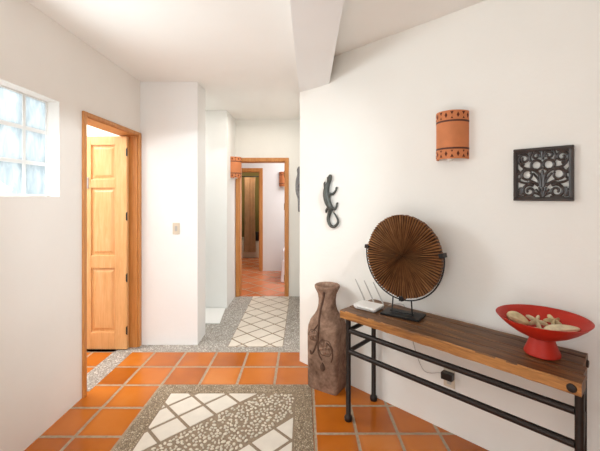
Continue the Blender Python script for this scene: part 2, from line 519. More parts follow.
# ------------------------------------------------------------------ window of glass blocks
win = setting('window_1', (XL, (WY0+WY1)/2, (WZ0+WZ1)/2))
b = MB()
oy, oz = (WY0+WY1)/2, (WZ0+WZ1)/2
nx = 4; py = (WY1-WY0)/nx; pz = (WZ1-WZ0)/3
for i in range(nx + 1):
    w = 0.011
    y = WY0 + i*py - oy
    b.box(-0.155, -0.082, max(y-w, WY0-oy), min(y+w, WY1-oy), WZ0-oz, WZ1-oz)
for k in range(4):
    z = WZ0 + k*pz - oz
    b.box(-0.155, -0.0825, WY0-oy, WY1-oy, max(z-0.012, WZ0-oz), min(z+0.012, WZ1-oz))
b.build('window_frame', WALL, win)
for i in range(nx):
    for k in range(3):
        b = MB()
        y0 = WY0 + i*py - oy + 0.010; z0 = WZ0 + k*pz - oz + 0.011
        b.box(-0.100, -0.088, y0, y0+py-0.020, z0, z0+pz-0.022)
        b.build('glass_block', GBLOCK, win, bevel=0.003)

# ------------------------------------------------------------------ doors
def door_leaf(parent, w, h, th):
    """leaf in the local xz plane: x 0..w (hinge side at x=0, leaf goes to -x), y 0..th"""
    st = 0.15; sh = 0.115
    zs = [(0.17, 0.795), (0.92, 1.58), (1.665, 2.0)]
    b = MB()
    b.box(-sh, 0, 0, th, 0, h); b.box(-w, -w+st, 0, th, 0, h)
    zz = [0.0] + [v for p in zs for v in p] + [h]
    for i in range(0, len(zz), 2): b.box(-w+st, -sh, 0, th, zz[i], zz[i+1])
    leaf = b.build('door_leaf', PINE_V, parent, bevel=0.004)
    for z0, z1 in zs:
        b = MB()
        x0, x1 = -w+st-0.002, -sh+0.002
        m = 0.04
        for yy, s in ((0.006, 1), (th-0.006, -1)):
            a = [(x0, z0), (x1, z0), (x1, z1), (x0, z1)]
            R = [[(x, yy + s*0.013, z) for x, z in a],
                 [(min(max(x, x0+0.012), x1-0.012), yy + s*0.013, min(max(z, z0+0.012), z1-0.012)) for x, z in a],
                 [(min(max(x, x0+m), x1-m), yy, min(max(z, z0+m), z1-m)) for x, z in a]]
            b.rings(R, cap0=False)
        b.box(x0, x1, th*0.42, th*0.58, z0, z1)
        b.build('door_panel', PINE_P, leaf)
    return leaf

d1 = setting('door_1', (XL, 3.46, 0.0))
b = MB()   # liner + casing, in local coordinates
L0, L1 = DY0 - 3.46, DY1 - 3.46
b.box(-TH, 0, L0, L0+0.025, 0, DZ); b.box(-TH, 0, L1-0.03, L1, 0, DZ); b.box(-TH, 0, L0+0.025, L1-0.03, DZ-0.022, DZ)

cw = 0.055
b.box(0, 0.016, L0-0.028, L0+0.012, 0, DZ+0.017); b.box(0, 0.016, L1-0.02, L1+cw-0.025, 0, DZ+0.017); b.box(0, 0.016, L0+0.012, L1-0.02, DZ-0.015, DZ+0.017)
b.build('door_frame', TRIMW, d1, bevel=0.004)
dl = door_leaf(d1, 0.50, 2.088, 0.04)
dl.location = (-0.075, -0.035, 0.008)
for z in (0.185, 0.70, 1.30, 1.93):
    b = MB(); R0 = [(0.005, z-0.04), (0.005, z+0.04), (0.003, z+0.046)]; b.lathe(R0, 10, (0.004, -0.003, 0)); b.box(-0.008, 0.0, -0.002, 0.0005, z-0.035, z+0.035)
    b.build('hinge', BLACK, dl, smooth=True)
b = MB(); z = 1.63
b.box(-0.389, -0.373, -0.005, 0.0, z-0.055, z+0.055); b.tube(catmull([(-0.381, -0.003, z+0.045), (-0.378, -0.03, z+0.03), (-0.382, -0.034, z), (-0.394, -0.010, z-0.05)]), 0.005, 8)
b.build('door_handle', GREYP, dl, smooth=True)

def frame_y(parent, x0, x1, zt, th, cw, yface):
    """door frame in a wall facing -y; local coordinates"""
    b = MB()
    b.box(x0, x0+0.025, yface, yface+th, 0, zt); b.box(x1-0.025, x1, yface, yface+th, 0, zt); b.box(x0+0.025, x1-0.025, yface, yface+th, zt-0.025, zt)
    y0 = yface - 0.018
    b.box(x0-cw+0.015, x0+0.015, y0, yface, 0, zt+cw-0.015); b.box(x1-0.015, x1+cw-0.015, y0, yface, 0, zt+cw-0.015); b.box(x0+0.015, x1-0.015, y0, yface, zt-0.015, zt+cw-0.015)
    return b.build('door_frame', TRIMW, parent, bevel=0.004)
d2 = setting('door_2', ((D2X0+D2X1)/2, YE, 0))
c = (D2X0+D2X1)/2
frame_y(d2, D2X0-c, D2X1-c, D2Z, 0.15, 0.055, 0)
for z in (0.25, 1.35, 1.85):
    b = MB(); b.lathe([(0.007, -0.05), (0.007, 0.05)], 8, (D2X1-c-0.03, 0.10, z)); b.build('hinge', BRASS, d2, smooth=True)
d3 = setting('door_3', ((D3X0+D3X1)/2, YB, 0))
c = (D3X0+D3X1)/2
frame_y(d3, D3X0-c, D3X1-c, D3Z, 0.12, 0.07, 0)

# ------------------------------------------------------------------ console table
TS0, TS1, TD, TZ = 0.795, 2.083, 0.378, 0.74
TL = TS1 - TS0
table = thing('console_table', 'long rustic console table with thick dark planks on black iron pipe legs against white wall', 'table', W(TS0 + TL/2, 0.2275), RW + math.radians(-1.8))
hl, hd = TL/2, TD/2
b = MB()
pl = [(-hd, -hd+0.10), (-hd+0.103, -hd+0.20), (-hd+0.203, -hd+0.302), (-hd+0.305, hd)]
for i, (y0, y1) in enumerate(pl):
    xs = [-hl + k*TL/28 for k in range(29)]
    R = []
    off0, off1 = random.uniform(-0.008, 0.004), random.uniform(-0.004, 0.008)
    for k, x in enumerate(xs):
        if k == 0: x += off0 * (i > 0)
        if k == 28: x += off1 - 0.010*i
        dz = random.uniform(-0.0015, 0.0015); dy = random.uniform(-0.004, 0.004) if i == 0 else 0.0
        ym = (y0+y1)/2; z1 = TZ + dz
        R.append([(x, y0+dy, TZ-0.052), (x, y1, TZ-0.052), (x, y1, z1-0.003), (x, y1-0.004, z1), (x, ym, z1+0.001), (x, y0+dy+0.006, z1), (x, y0+dy, z1-0.006)])
    b.rings(R)
for f in b.bm.faces:
    c_ = f.calc_center_median(); 
    if c_.y < -hd + 0.004: f.material_index = 1
b.build('tabletop', [TOPW, EDGEW], table, smooth=True, angle=30)
lyf, lyb = -hd + 0.035, hd - 0.025
BS = {-1: -0.022, 1: -0.035}
LX = {-1: -hl + 0.046, 1: hl - 0.010}
for sx in (-1, 1):
    for y in (lyf, lyb):
        b = MB()
        b.lathe([(0.0, 0.0), (0.024, 0.0), (0.027, 0.008), (0.027, 0.026), (0.021, 0.034), (0.0165, 0.04), (0.0165, TZ-0.053)], 16, (LX[sx] + (BS[sx] if y > 0 else 0), y, 0))
        b.build('leg', IRON, table, smooth=True)
for z in (0.605, 0.465):
    b = MB(); b.tube([(LX[-1]+0.016, lyf, z), (LX[1]-0.016, lyf, z)], 0.0165, 14); b.build('front_rail', IRON, table, smooth=True)
    for sx in (-1, 1):
        b = MB(); b.tube([(LX[sx], lyf+0.016, z), (LX[sx] + BS[sx], lyb-0.016, z)], 0.0145, 14); b.build('side_rail', IRON, table, smooth=True)
for p in ((hl-0.03, -hd, 'y'),):
    b = MB(); b.lathe([(0.0, 0.004), (0.017, 0.003), (0.019, -0.002), (0.016, -0.007), (0.0, -0.009)], 14, (p[0], p[1]-0.001, TZ-0.028), axis='y'); b.build('bolt', IRON, table, smooth=True)
b = MB(); b.lathe([(0.0, -0.004), (0.018, -0.003), (0.02, 0.004), (0.016, 0.010), (0.0, 0.012)], 14, (hl-0.026, hd-0.07, TZ-0.026), axis='x'); b.build('bolt', IRON, table, smooth=True)

# ------------------------------------------------------------------ disc sculpture
TT = TZ + 0.002
DR = math.radians(-47)
disc = thing('disc_sculpture', 'round ridged brown wooden disc sculpture held in black metal ring stand on console table', 'sculpture', (0.640, 2.243, TT), DR)
R_, ZC = 0.264, 1.121 - TT
b = MB()
n = 336; nr = 12
jit = [random.uniform(-1, 1) for _ in range(n)]
ridges = 84
Rf, Rb = [], []
for k in [0.12] + list(range(1, nr + 1)):
    r = R_ * k / nr
    ringf, ringb = [], []
    for i in range(n):
        a = 2*PI*i/n
        ph = (i * ridges / n) % 1.0
        hgt = 0.5 - abs(ph - 0.5) * 1.0
        amp = 0.016 * min(1, k/5) * (0.85 + 0.15*jit[int(i*ridges/n)])
        rr = r * (1 + (0.008*jit[int(i*ridges/n)]*(k == nr)) - (0.008 if (k == nr and ph < 0.15) else 0))
        ringf.append((rr*math.cos(a), -0.012 - amp*hgt*2 + 0.008*(1-k/nr), rr*math.sin(a)))
        ringb.append((rr*math.cos(a), 0.012, rr*math.sin(a)))
    Rf.append(ringf); Rb.append(ringb)
b.rings(Rf + [Rb[-1]], cap0=True, cap1=True)
o = b.build('disc', DISC, disc, smooth=True, angle=25); o.location = (0, 0, ZC)
b = MB()
a0, a1 = math.radians(172), math.radians(368)
b.tube([((R_+0.013)*math.cos(a0+(a1-a0)*i/48), -0.010, ZC+(R_+0.013)*math.sin(a0+(a1-a0)*i/48)) for i in range(49)], 0.0045, 8)
b.build('ring', BLACK, disc, smooth=True)
for a in (a0, a1, 1.5*PI):
    ca, sa = math.cos(a), math.sin(a)
    M_ = Matrix.Translation((R_*ca, 0, ZC + R_*sa)) @ Matrix.Rotation(-a, 4, 'Y')
    b = MB(); b.box(-0.012, 0.02, -0.03, 0.017, -0.013, 0.013, M_); b.build('clamp', BLACK, disc, bevel=0.003)
zr = ZC - math.sqrt((R_+0.013)**2 - 0.062**2)
for sx in (-1, 1):
    b = MB(); b.tube([(sx*0.066, -0.010+sx*0.012, 0.012), (sx*0.066, -0.010, zr)], 0.0045, 8); b.build('post', BLACK, disc, smooth=True)
b = MB(); b.tube([(-0.078, -0.0255, 0.020), (0.078, 0.0035, 0.020)], 0.004, 8); b.build('crossbar', BLACK, disc, smooth=True)
b = MB(); b.box(-0.125, 0.125, -0.07, 0.07, 0, 0.013); o = b.build('base', BLACK, disc, bevel=0.002); o.rotation_euler = (0, 0, math.radians(12))

# ------------------------------------------------------------------ router
rt = thing('wifi_router', 'small white internet router with three slanted antennas at left end of table', 'router', (0.447, 2.385, TT), math.radians(-40))
b = MB()
R = []
for z, k in ((0.0, 0.86), (0.008, 0.95), (0.020, 1.0), (0.027, 0.98)):
    x, y = 0.088*k, 0.066*k
    c_ = 0.010
    R.append([(-x+c_, -y, z), (x-c_, -y, z), (x, -y+c_, z), (x, y-c_, z), (x-c_, y, z), (-x+c_, y, z), (-x, y-c_, z), (-x, -y+c_, z)])
b.rings(R); b.build('case', WHITEP, rt, bevel=0.002)
b = MB(); b.box(-0.05, 0.05, -0.0680, -0.0655, 0.010, 0.016); b.build('status_strip', GREYP, rt)
for x in (-0.072, 0.0, 0.072):
    b = MB()
    b.lathe([(0.0, 0.0), (0.006, 0.0), (0.006, 0.02), (0.0, 0.02)], 10, (x, 0.068, 0.014))
    p0 = Vector((x, 0.070, 0.03)); p1 = p0 + Vector((-0.075, 0.0, 0.135))
    b.tube([p0, p0.lerp(p1, .5), p1], [0.0055, 0.0048, 0.0035], 8)
    b.build('antenna', GREYP, rt, smooth=True)

# ------------------------------------------------------------------ bowl and what lies in it
BX, BY = 1.157, 1.694
bowl = thing('pedestal_bowl', 'wide shallow red bowl on flared pedestal foot at right end of table', 'bowl', (BX, BY, TT+0.001), RW)
b = MB()
prof_o = [(0.050, 0.078), (0.075, 0.088), (0.115, 0.108), (0.150, 0.132), (0.178, 0.156), (0.194, 0.174), (0.197, 0.178)]
prof_i = [(0.193, 0.179), (0.172, 0.160), (0.142, 0.136), (0.108, 0.115), (0.06, 0.097), (0.0, 0.092)]
b.lathe(prof_o + prof_i[:-1], 64)
bo = b.build('bowl', REDP, bowl, smooth=True, angle=60)
b = MB(); b.lathe([(0.0, 0.0), (0.074, 0.0), (0.0765, 0.004), (0.075, 0.012), (0.064, 0.04), (0.056, 0.062), (0.052, 0.079), (0.0, 0.081)], 48); b.build('foot', REDP, bowl, smooth=True)
bowl.children[1]['label'] = 'matte red flared foot'
def bowl_z(r):
    P = [(0.0, 0.092), (0.06, 0.097), (0.108, 0.115), (0.142, 0.136), (0.172, 0.160)]
    for (r0, z0), (r1, z1) in zip(P, P[1:]):
        if r <= r1: return z0 + (z1-z0)*(r-r0)/(r1-r0)
    return 0.16
vd = Vector((BX, BY)).normalized()            # away from camera
rd = Vector((vd.y, -vd.x))                    # to the right
def in_bowl(rx, ry): 
    p = rd*rx + vd*ry
    return (BX+p.x, BY+p.y, TT + bowl_z(math.hypot(rx, ry)))
AZ = math.atan2(rd.y, rd.x)
# fat clam shell (left)
def shell_mesh(L, Wd, Hh, ribs):
    b = MB(); R = []
    n_ = 40; m_ = 14
    for k in range(m_ + 1):
        v = -PI/2 + PI*k/m_
        ring = []
        for i in range(n_):
            a = 2*PI*i/n_
            rib = 1 + 0.05*math.cos(a*ribs)*math.cos(v)
            r = max(math.cos(v), 0.02)*rib
            x = L*math.sin(v)
            ring.append((x, Wd*r*math.cos(a)*(1 - 0.25*math.sin(v)), Hh + Hh*r*math.sin(a)*(1 - 0.2*math.sin(v))))
        R.append(ring)
    b.rings(R); return b
o = shell_mesh(0.052, 0.032, 0.026, 11).build('seashell', SHELL, smooth=True, angle=60)
o.location = Vector(in_bowl(-0.106, 0.005)) + Vector((0, 0, 0.010)); o.rotation_euler = (0, math.radians(14), AZ + math.radians(-20))
tag(o, 'plump tan ribbed seashell at left inside red bowl', 'seashell')
o = shell_mesh(0.072, 0.036, 0.019, 7).build('seashell', SHELL2, smooth=True, angle=60)
o.location = Vector(in_bowl(0.080, 0.005)) + Vector((0, 0, 0.010)); o.rotation_euler = (0, math.radians(-10), AZ + math.radians(6))
tag(o, 'long flat cream seashell at right inside red bowl', 'seashell')
o = shell_mesh(0.05, 0.026, 0.015, 9).build('seashell', SHELL, smooth=True, angle=60)
o.location = Vector(in_bowl(-0.01, -0.058)) + Vector((0, 0, 0.012)); o.rotation_euler = (0, math.radians(0), AZ + math.radians(10))
tag(o, 'small flat tan seashell at front of red bowl before the starfish', 'seashell')
def star_mesh(r):
    b = MB(); pts_ = []
    n_ = 50
    def rad(a):
        c_ = 0.5 + 0.5*math.cos(5*a)
        return r*(0.30 + 0.70*c_**1.6)
    R = []
    for f, z in ((1.0, 0.0), (1.0, 0.006), (0.75, 0.014), (0.4, 0.019), (0.1, 0.021)):
        R.append([(rad(2*PI*i/n_)*f*math.cos(2*PI*i/n_), rad(2*PI*i/n_)*f*math.sin(2*PI*i/n_), z + 0.004*math.cos(10*2*PI*i/n_)*(0.2 < f < 1)) for i in range(n_)])
    b.rings(R); return b
o = star_mesh(0.052).build('starfish', SHELL2, smooth=True, angle=60)
o.location = Vector(in_bowl(-0.025, 0.052)) + Vector((0, 0, 0.034)); o.rotation_euler = (math.radians(30), math.radians(8), AZ + 0.2)
tag(o, 'pale five-armed starfish leaning in middle of red bowl', 'starfish')
o = star_mesh(0.044).build('starfish', SHELL, smooth=True, angle=60)
o.location = Vector(in_bowl(0.045, 0.085)) + Vector((0, 0, 0.026)); o.rotation_euler = (math.radians(26), math.radians(-10), AZ + 0.9)
tag(o, 'smaller tan starfish at back of red bowl right of pale one', 'starfish')

# ------------------------------------------------------------------ floor vase
vase = thing('floor_vase', 'tall square brown clay floor vase with carved vine relief beside console table', 'vase', (0.192, 2.775, 0), math.radians(-32))
SEC = [(0.0, .123, .090, 11), (.02, .129, .095, 12), (.2, .131, .098, 11), (.42, .134, .101, 9), (.49, .131, .100, 7), (.535, .119, .095, 4.5), (.575, .092, .084, 3.2), (.61, .077, .075, 2.4), (.65, .070, .070, 2), (.69, .068, .068, 2), (.735, .074, .074, 2), (.765, .088, .088, 2), (.785, .098, .098, 2), (.800, .100, .100, 2), (.806, .096, .096, 2)]
SECI = [(.804, .084, .084, 2), (.77, .066, .066, 2), (.70, .054, .054, 2), (.60, .055, .055, 2)]
def sec_at(z):
    for s0, s1 in zip(SEC, SEC[1:]):
        if s0[0] <= z <= s1[0]:
            t = (z - s0[0])/(s1[0]-s0[0]); return [s0[k] + (s1[k]-s0[k])*t for k in range(4)]
    return list(SEC[-1])
def sup(a, bb, p, n=64):
    out = []
    for i in range(n):
        t = 2*PI*i/n + PI/n
        c_, s_ = math.cos(t), math.sin(t)
        r = (abs(c_/1)**p + abs(s_/1)**p) ** (-1/p)
        out.append((a*r*c_, bb*r*s_))
    return out
b = MB()
b.rings([[(x, y, z) for x, y in sup(a, bb, p)] for z, a, bb, p in SEC + SECI])
b.build('body', VASE, vase, smooth=True, angle=60)
def on_vase(x, z, off=0.0):
    _, a, bb, p = sec_at(z)
    return (x, -bb*max(0.0, 1-abs(x/a)**p)**(1/p) - off, z)
b = MB()
def vine(P, r0, r1):
    C_ = catmull([(x, 0, z) for x, z in P], 8)
    q = [on_vase(c_.x, c_.z, 0.001) for c_ in C_]
    b.tube(q, lerpr([r0, r1], len(q)), 8)
vine([(0.02, .77), (0.0, .70), (-0.018, .63), (-.022, .56), (-.02, .5), (-.032, .4), (-.062, .31), (-.088, .275), (-.095, .30)], .009, .0065)
vine([(-.021, .48), (-.028, .38), (-.02, .29), (.008, .245)], .007, .0055)
vine([(.045, .39), (.085, .36), (.098, .30), (.085, .25)], .007, .005)
vine([(-.022, .52), (-.06, .47), (-.09, .43)], .006, .005)
b.build('vine_relief', VASED, vase, smooth=True)
def petal_flower(cx, cz, r, name):
    b = MB()
    for k in range(6):
        a = 2*PI*k/6 + 0.3
        x, z = cx + r*0.55*math.cos(a), cz + r*0.55*math.sin(a)
        b.ball(on_vase(x, z, -0.002), (r*0.46, 0.012, r*0.28), 12, 8, Matrix.Rotation(-a, 4, 'Y'))
    b.ball(on_vase(cx, cz, 0.001), (r*0.24, 0.015, r*0.24), 12, 8)
    b.mi = 1
    q = [on_vase(cx + r*1.06*math.cos(2*PI*i/30)*(1+.06*math.cos(12*PI*i/30)), cz + r*1.06*math.sin(2*PI*i/30)*(1+.06*math.cos(12*PI*i/30)), 0.0) for i in range(31)]
    b.tube(q, 0.0028, 6)
    b.build(name, [VASE, VASED], vase, smooth=True)
petal_flower(.035, .345, .058, 'flower_relief')
petal_flower(-.068, .425, .040, 'flower_relief')
b = MB()
R = []
for k in range(9):
    t = k/8; w = 0.024*math.sin(PI*(0.08+0.92*t))**0.8*(1.1-0.4*t) if k < 8 else 0.001
    z = .165 + .065*t
    R.append([(0.012 + w*math.cos(2*PI*i/12), on_vase(0.012, z)[1] - 0.001 + 0.009*math.sin(2*PI*i/12), z) for i in range(12)])
b.rings(R); o = b.build('bud_relief', VASED, vase, smooth=True); o['label'] = 'dark carved seed pod'

# ------------------------------------------------------------------ wall sconces
def make_sconce(label, loc, rz, group):
    t = thing('wall_sconce', label, 'wall lamp', loc, rz, group)
    w, pr, h = 0.098, 0.105, 0.295
    b = MB(); n_ = 32
    def arc(k, z, off=0.0): 
        a = PI + PI*k/n_
        return ((w+off)*math.cos(a), (pr+off)*math.sin(a), z)
    # shell: outer then inner skin
    R = []
    for k in range(n_ + 1):
        R.append([arc(k, 0), arc(k, h), arc(k, h, -0.008), arc(k, 0, -0.008)])
    b.rings(R)
    def band(z0, z1):
        b.rings([[arc(k, z0, 0.0012), arc(k, z1, 0.0012), arc(k, z1, -0.001), arc(k, z0, -0.001)] for k in range(n_+1)])
    b.mi = 1
    band(0.058, 0.069); band(0.226, 0.237)
    b.mi = 2
    def holes(zc, fl):
        for i in range(9):
            kc = (i + 0.5)*n_/9
            if i % 2 == 0:
                q = [(-0.9, 0), (0, 0.017), (0.9, 0), (0, -0.017)]
                q = [(dk*0.95, dz) for dk, dz in q]; z_ = zc
            else:
                q = [(-1.0, -0.009*fl), (0, 0.010*fl), (1.0, -0.009*fl)]; z_ = zc - 0.012*fl
            fr = [arc(kc+dk, z_+dz, 0.0016) for dk, dz in q]; bk = [arc(kc+dk, z_+dz, -0.002) for dk, dz in q]
            b.rings([bk, fr])
            if i % 2: 
                q2 = [(dk*0.7, dz*0.7) for dk, dz in q]
                b.rings([[arc(kc+dk, zc+0.016*fl-dz, -0.002) for dk, dz in q2], [arc(kc+dk, zc+0.016*fl-dz, 0.0016) for dk, dz in q2]])
    holes(0.030, 1); holes(0.266, -1)
    b.build('shade', [CLAY, CLAYD, CUT], t, smooth=True, angle=40)
    b = MB(); b.box(-0.03, 0.03, -0.012, 0.0, 0.06, 0.25); b.lathe([(0.0, 0.06), (0.018, 0.06), (0.018, 0.09), (0.0, 0.09)], 14, (0, -0.045, 0)); b.box(-0.008, 0.008, -0.045, -0.01, 0.07, 0.085)
    b.build('bracket', BRASS, t)
    b = MB(); b.lathe([(0.004, -0.012), (0.018, -0.006), (0.024, 0.012), (0.020, 0.035), (0.014, 0.06)], 16, (0, -0.045, 0)); o = b.build('light_bulb', BULB, t, smooth=True); o['label'] = 'white bulb tip under the shade'
    return t
SG = 'terracotta wall sconces'
sc0 = make_sconce('orange terracotta half-round wall sconce with cut-out bands above console table', W(1.387, 0.0, 1.735), RW, SG)
sh_ = dup(sc0, (-1.0225, 5.03, 1.775), PI/2, 'orange terracotta wall sconce in the hallway near the door frame corner', SG)
sh_.scale = (1, 1.3, 1)
dup(sc0, (-0.385, YB, 1.71), 0.0, 'distant orange terracotta sconce on wall of room beyond hallway door', SG)

# ------------------------------------------------------------------ carved panel
pn = thing('carved_panel', 'square black carved wooden openwork panel with scrolling leaves on right wall', 'wall art', W(1.866, 0.0, 1.622), RW)
hw, hh = 0.135, 0.143
b = MB()
fw = 0.016
for x0, x1, z0, z1 in ((-hw, hw, hh-fw, hh), (-hw, hw, -hh, -hh+fw), (-hw, -hw+fw, -hh+fw, hh-fw), (hw-fw, hw, -hh+fw, hh-fw)):
    b.box(x0, x1, -0.026, 0.0, z0, z1)
i0 = 0.0135
for x0, x1, z0, z1 in ((-hw+i0, hw-i0, hh-fw-.005, hh-i0), (-hw+i0, hw-i0, -hh+i0, -hh+fw+.005), (-hw+i0, -hw+fw+.005, -hh+i0, hh-i0), (hw-fw-.005, hw-i0, -hh+i0, hh-i0)):
    b.box(x0, x1, -0.021, -0.004, z0, z1)
b.build('frame', CARVE, pn, bevel=0.003)
b = MB()
AX, AZ_ = hw - fw - 0.002, hh - fw - 0.002      # half extents of the opening
def st(P, r0, r1, mir=True, n=7):
    for sx in ((1, -1) if mir else (1,)):
        C_ = catmull([(sx*x*AX, -0.013, z*AZ_) for x, z in P], n)
        m = len(C_)
        rr = [1.15*(r0 + (r1-r0)*i/(m-1)) for i in range(m)]
        b.tube(C_, rr, 8, flat=0.9, fax=(0, 1, 0))
def spiral(cx, cz, r0, r1, a0, turns, w0, w1, mir=True):
    P = []
    for i in range(15):
        t = i/14; a = a0 + turns*2*PI*t; r = r0 + (r1-r0)*t
        P.append((cx + r*math.cos(a), cz + r*math.sin(a)))
    st(P, w0, w1, mir, 3)
# palmette at bottom centre
for k in range(-3, 4):
    a = PI/2 + k*0.36
    st([(0, -1.0), (0.12*math.cos(a)*1.4, -0.97 + 0.2*math.sin(a)), (0.40*math.cos(a), -1.0 + 0.48*math.sin(a))], 0.0035, 0.005, False, 5)
# two main stems rising and rolling outward
st([(0.05, -0.55), (0.06, -0.25), (0.16, 0.05), (0.42, 0.22), (0.72, 0.30), (0.90, 0.5), (0.92, 0.78)], 0.007, 0.005)
st([(0.08, -0.5), (0.14, -0.25), (0.28, -0.05), (0.38, 0.05)], 0.006, 0.004)
spiral(0.60, -0.02, 0.24, 0.17, 2.4, -1.0, 0.0065, 0.005)
spiral(0.23, 0.40, 0.22, 0.20, -1.2, 1.0, 0.0065, 0.006)
spiral(0.52, -0.72, 0.30, 0.06, 2.2, -1.5, 0.007, 0.005)
spiral(0.72, 0.70, 0.26, 0.07, -1.6, 1.4, 0.007, 0.005)
spiral(0.25, 0.80, 0.17, 0.06, 3.6, -1.2, 0.006, 0.0045)
st([(0.14, -0.5), (0.34, -0.36), (0.62, -0.38), (0.88, -0.30), (1.0, -0.15)], 0.006, 0.005)
st([(0.2, -0.42), (0.5, -0.25), (0.62, -0.28)], 0.006, 0.003)
for k in range(5):
    a = 0.15 + k*0.42
    st([(0.84, -0.92), (0.84+0.16*math.cos(a), -0.92+0.38*math.sin(a))], 0.004, 0.006, True, 3)
st([(0.98, 0.05), (0.84, 0.12), (0.72, 0.26)], 0.008, 0.004)
st([(1.0, -0.3), (0.86, -0.1), (0.9, 0.1), (1.0, 0.25)], 0.005, 0.004)
st([(0.0, 0.62), (0.0, 0.78), (0.0, 1.0)], 0.006, 0.007, False)
st([(0.45, 0.55), (0.5, 0.75), (0.42, 1.0)], 0.006, 0.006)
st([(1.0, 0.93), (0.8, 0.98), (0.55, 0.97)], 0.006, 0.005)
st([(0.0, 0.20), (0.03, -0.05), (0.05, -0.3)], 0.004, 0.006)
st([(0.30, -1.0), (0.5, -0.98), (0.8, -1.0)], 0.008, 0.008)
b.build('scrollwork', CARVE, pn, smooth=True)

# ------------------------------------------------------------------ lizards
def lizard(name, label, loc, rz, mat, scale=1.0):
    t = thing(name, label, 'wall art', loc, rz)
    q = 0.00148
    def P(px, py, y=0.0): return ((px - 128)*q/0.767, -y, (228 - py)*q)
    b = MB()
    spine = [P(126, 80, .012), P(126, 92, .016), P(124, 106, .019), P(119, 124, .018), P(113, 142, .02), P(108, 170, .024), P(110, 205, .026), P(119, 240, .025), P(129, 265, .021), P(128, 285, .017), P(119, 310, .015), P(116, 338, .015), P(126, 364, .015), P(144, 373, .015), P(163, 360, .015), P(170, 338, .015), P(160, 312, .016), P(146, 290, .020)]
    rad = [.010, .0185, .0215, .0175, .020, .027, .029, .028, .024, .0175, .0155, .0145, .0135, .0125, .0115, .010, .008, .005]
    C_ = catmull(spine, 5)
    b.tube(C_, lerpr(rad, len(C_)), 14)
    def leg(Q, toes):
        C2 = catmull(Q, 4)
        b.tube(C2, lerpr([.014, .0115, .009], len(C2)), 8)
        e = Vector(Q[-1])
        for dx, dz in toes:
            b.tube([e, e + Vector((dx*.5, -.001, dz*.5)), e + Vector((dx, .004, dz))], [.007, .006, .004], 6)
    leg([P(112, 150, .018), P(96, 156, .012), P(91, 138, .008)], [(-.006, .026), (.004, .03), (-.014, .016)])
    leg([P(116, 186, .018), P(140, 190, .012), P(156, 168, .008)], [(.004, .028), (.014, .022), (-.006, .024)])
    leg([P(124, 258, .016), P(104, 280, .012), P(102, 292, .008)], [(-.012, .014), (-.016, .004), (-.010, -.010)])
    leg([P(132, 262, .016), P(152, 274, .012), P(160, 254, .008)], [(.002, .028), (.012, .024), (-.008, .02)])
    o = b.build('body', mat, t, smooth=True, angle=180)
    rm = o.modifiers.new('remesh', 'REMESH'); rm.mode = 'VOXEL'; rm.voxel_size = 0.0032; rm.use_smooth_shade = True
    sm = o.modifiers.new('smooth', 'SMOOTH'); sm.factor = 0.5; sm.iterations = 3
    for sx in (-1, 1):
        b = MB(); p = P(125, 98); b.ball((p[0] + sx*.014, -.032, p[2]), .005, 10, 8); b.build('eye', BLACKP, t, smooth=True)
    t.scale = (scale,)*3
    return t
lizard('lizard_figure', 'dark verdigris metal lizard with looped tail hanging on white wall above vase', W(0.386, 0.005, 1.468), RW, VERD)
lizard('lizard_figure', 'grey metal lizard seen edge-on along hallway right wall', (-0.027, 4.3, 1.60), -PI/2, VERD2, 1.25)

# ------------------------------------------------------------------ switch, outlet, adapter
sw = thing('light_switch', 'small beige light switch plate on white wall right of wooden door', 'switch', (-1.285, YF, 1.18), 0)
b = MB(); b.box(-0.036, 0.036, -0.006, 0, -0.058, 0.058); b.build('plate', BEIGE, sw, bevel=0.003)
b = MB(); b.box(-0.012, 0.012, -0.011, -0.005, -0.026, 0.026); b.build('rocker', GREYP, sw, bevel=0.002)
ou = thing('wall_outlet', 'beige wall outlet plate low on white wall under console table', 'outlet', W(1.365, 0.0, 0.345), RW)
b = MB(); b.box(-0.036, 0.036, -0.006, 0, -0.058, 0.058); b.build('plate', BEIGE, ou, bevel=0.003)
for dz in (-0.026, 0.018):
    b = MB(); b.box(-0.014, 0.014, -0.0075, -0.004, dz-0.013, dz+0.013); b.build('socket', GREYP, ou, bevel=0.002)
ad = thing('power_adapter', 'black power adapter plugged into outlet with thin cord hanging under table', 'power adapter', W(1.365, 0.0065, 0.368), RW)
b = MB(); b.box(-0.036, 0.036, -0.045, 0.0, -0.022, 0.022); b.build('adapter_body', BLACKP, ad, bevel=0.005)
b = MB()
cord = catmull([(-0.036, -0.02, 0.004), (-0.07, -0.012, -0.008), (-0.12, -0.006, -0.03), (-0.17, -0.004, -0.028), (-0.215, -0.004, 0.05), (-0.25, -0.003, 0.16), (-0.28, -0.002, 0.28), (-0.31, -0.002, 0.365), (-0.33, -0.0025, 0.378), (-0.36, -0.03, 0.379), (-0.385, -0.09, 0.379)], 8)
b.tube(cord, 0.002, 6); o = b.build('cord', GREYP, ad, smooth=True); o['label'] = 'thin grey cord'

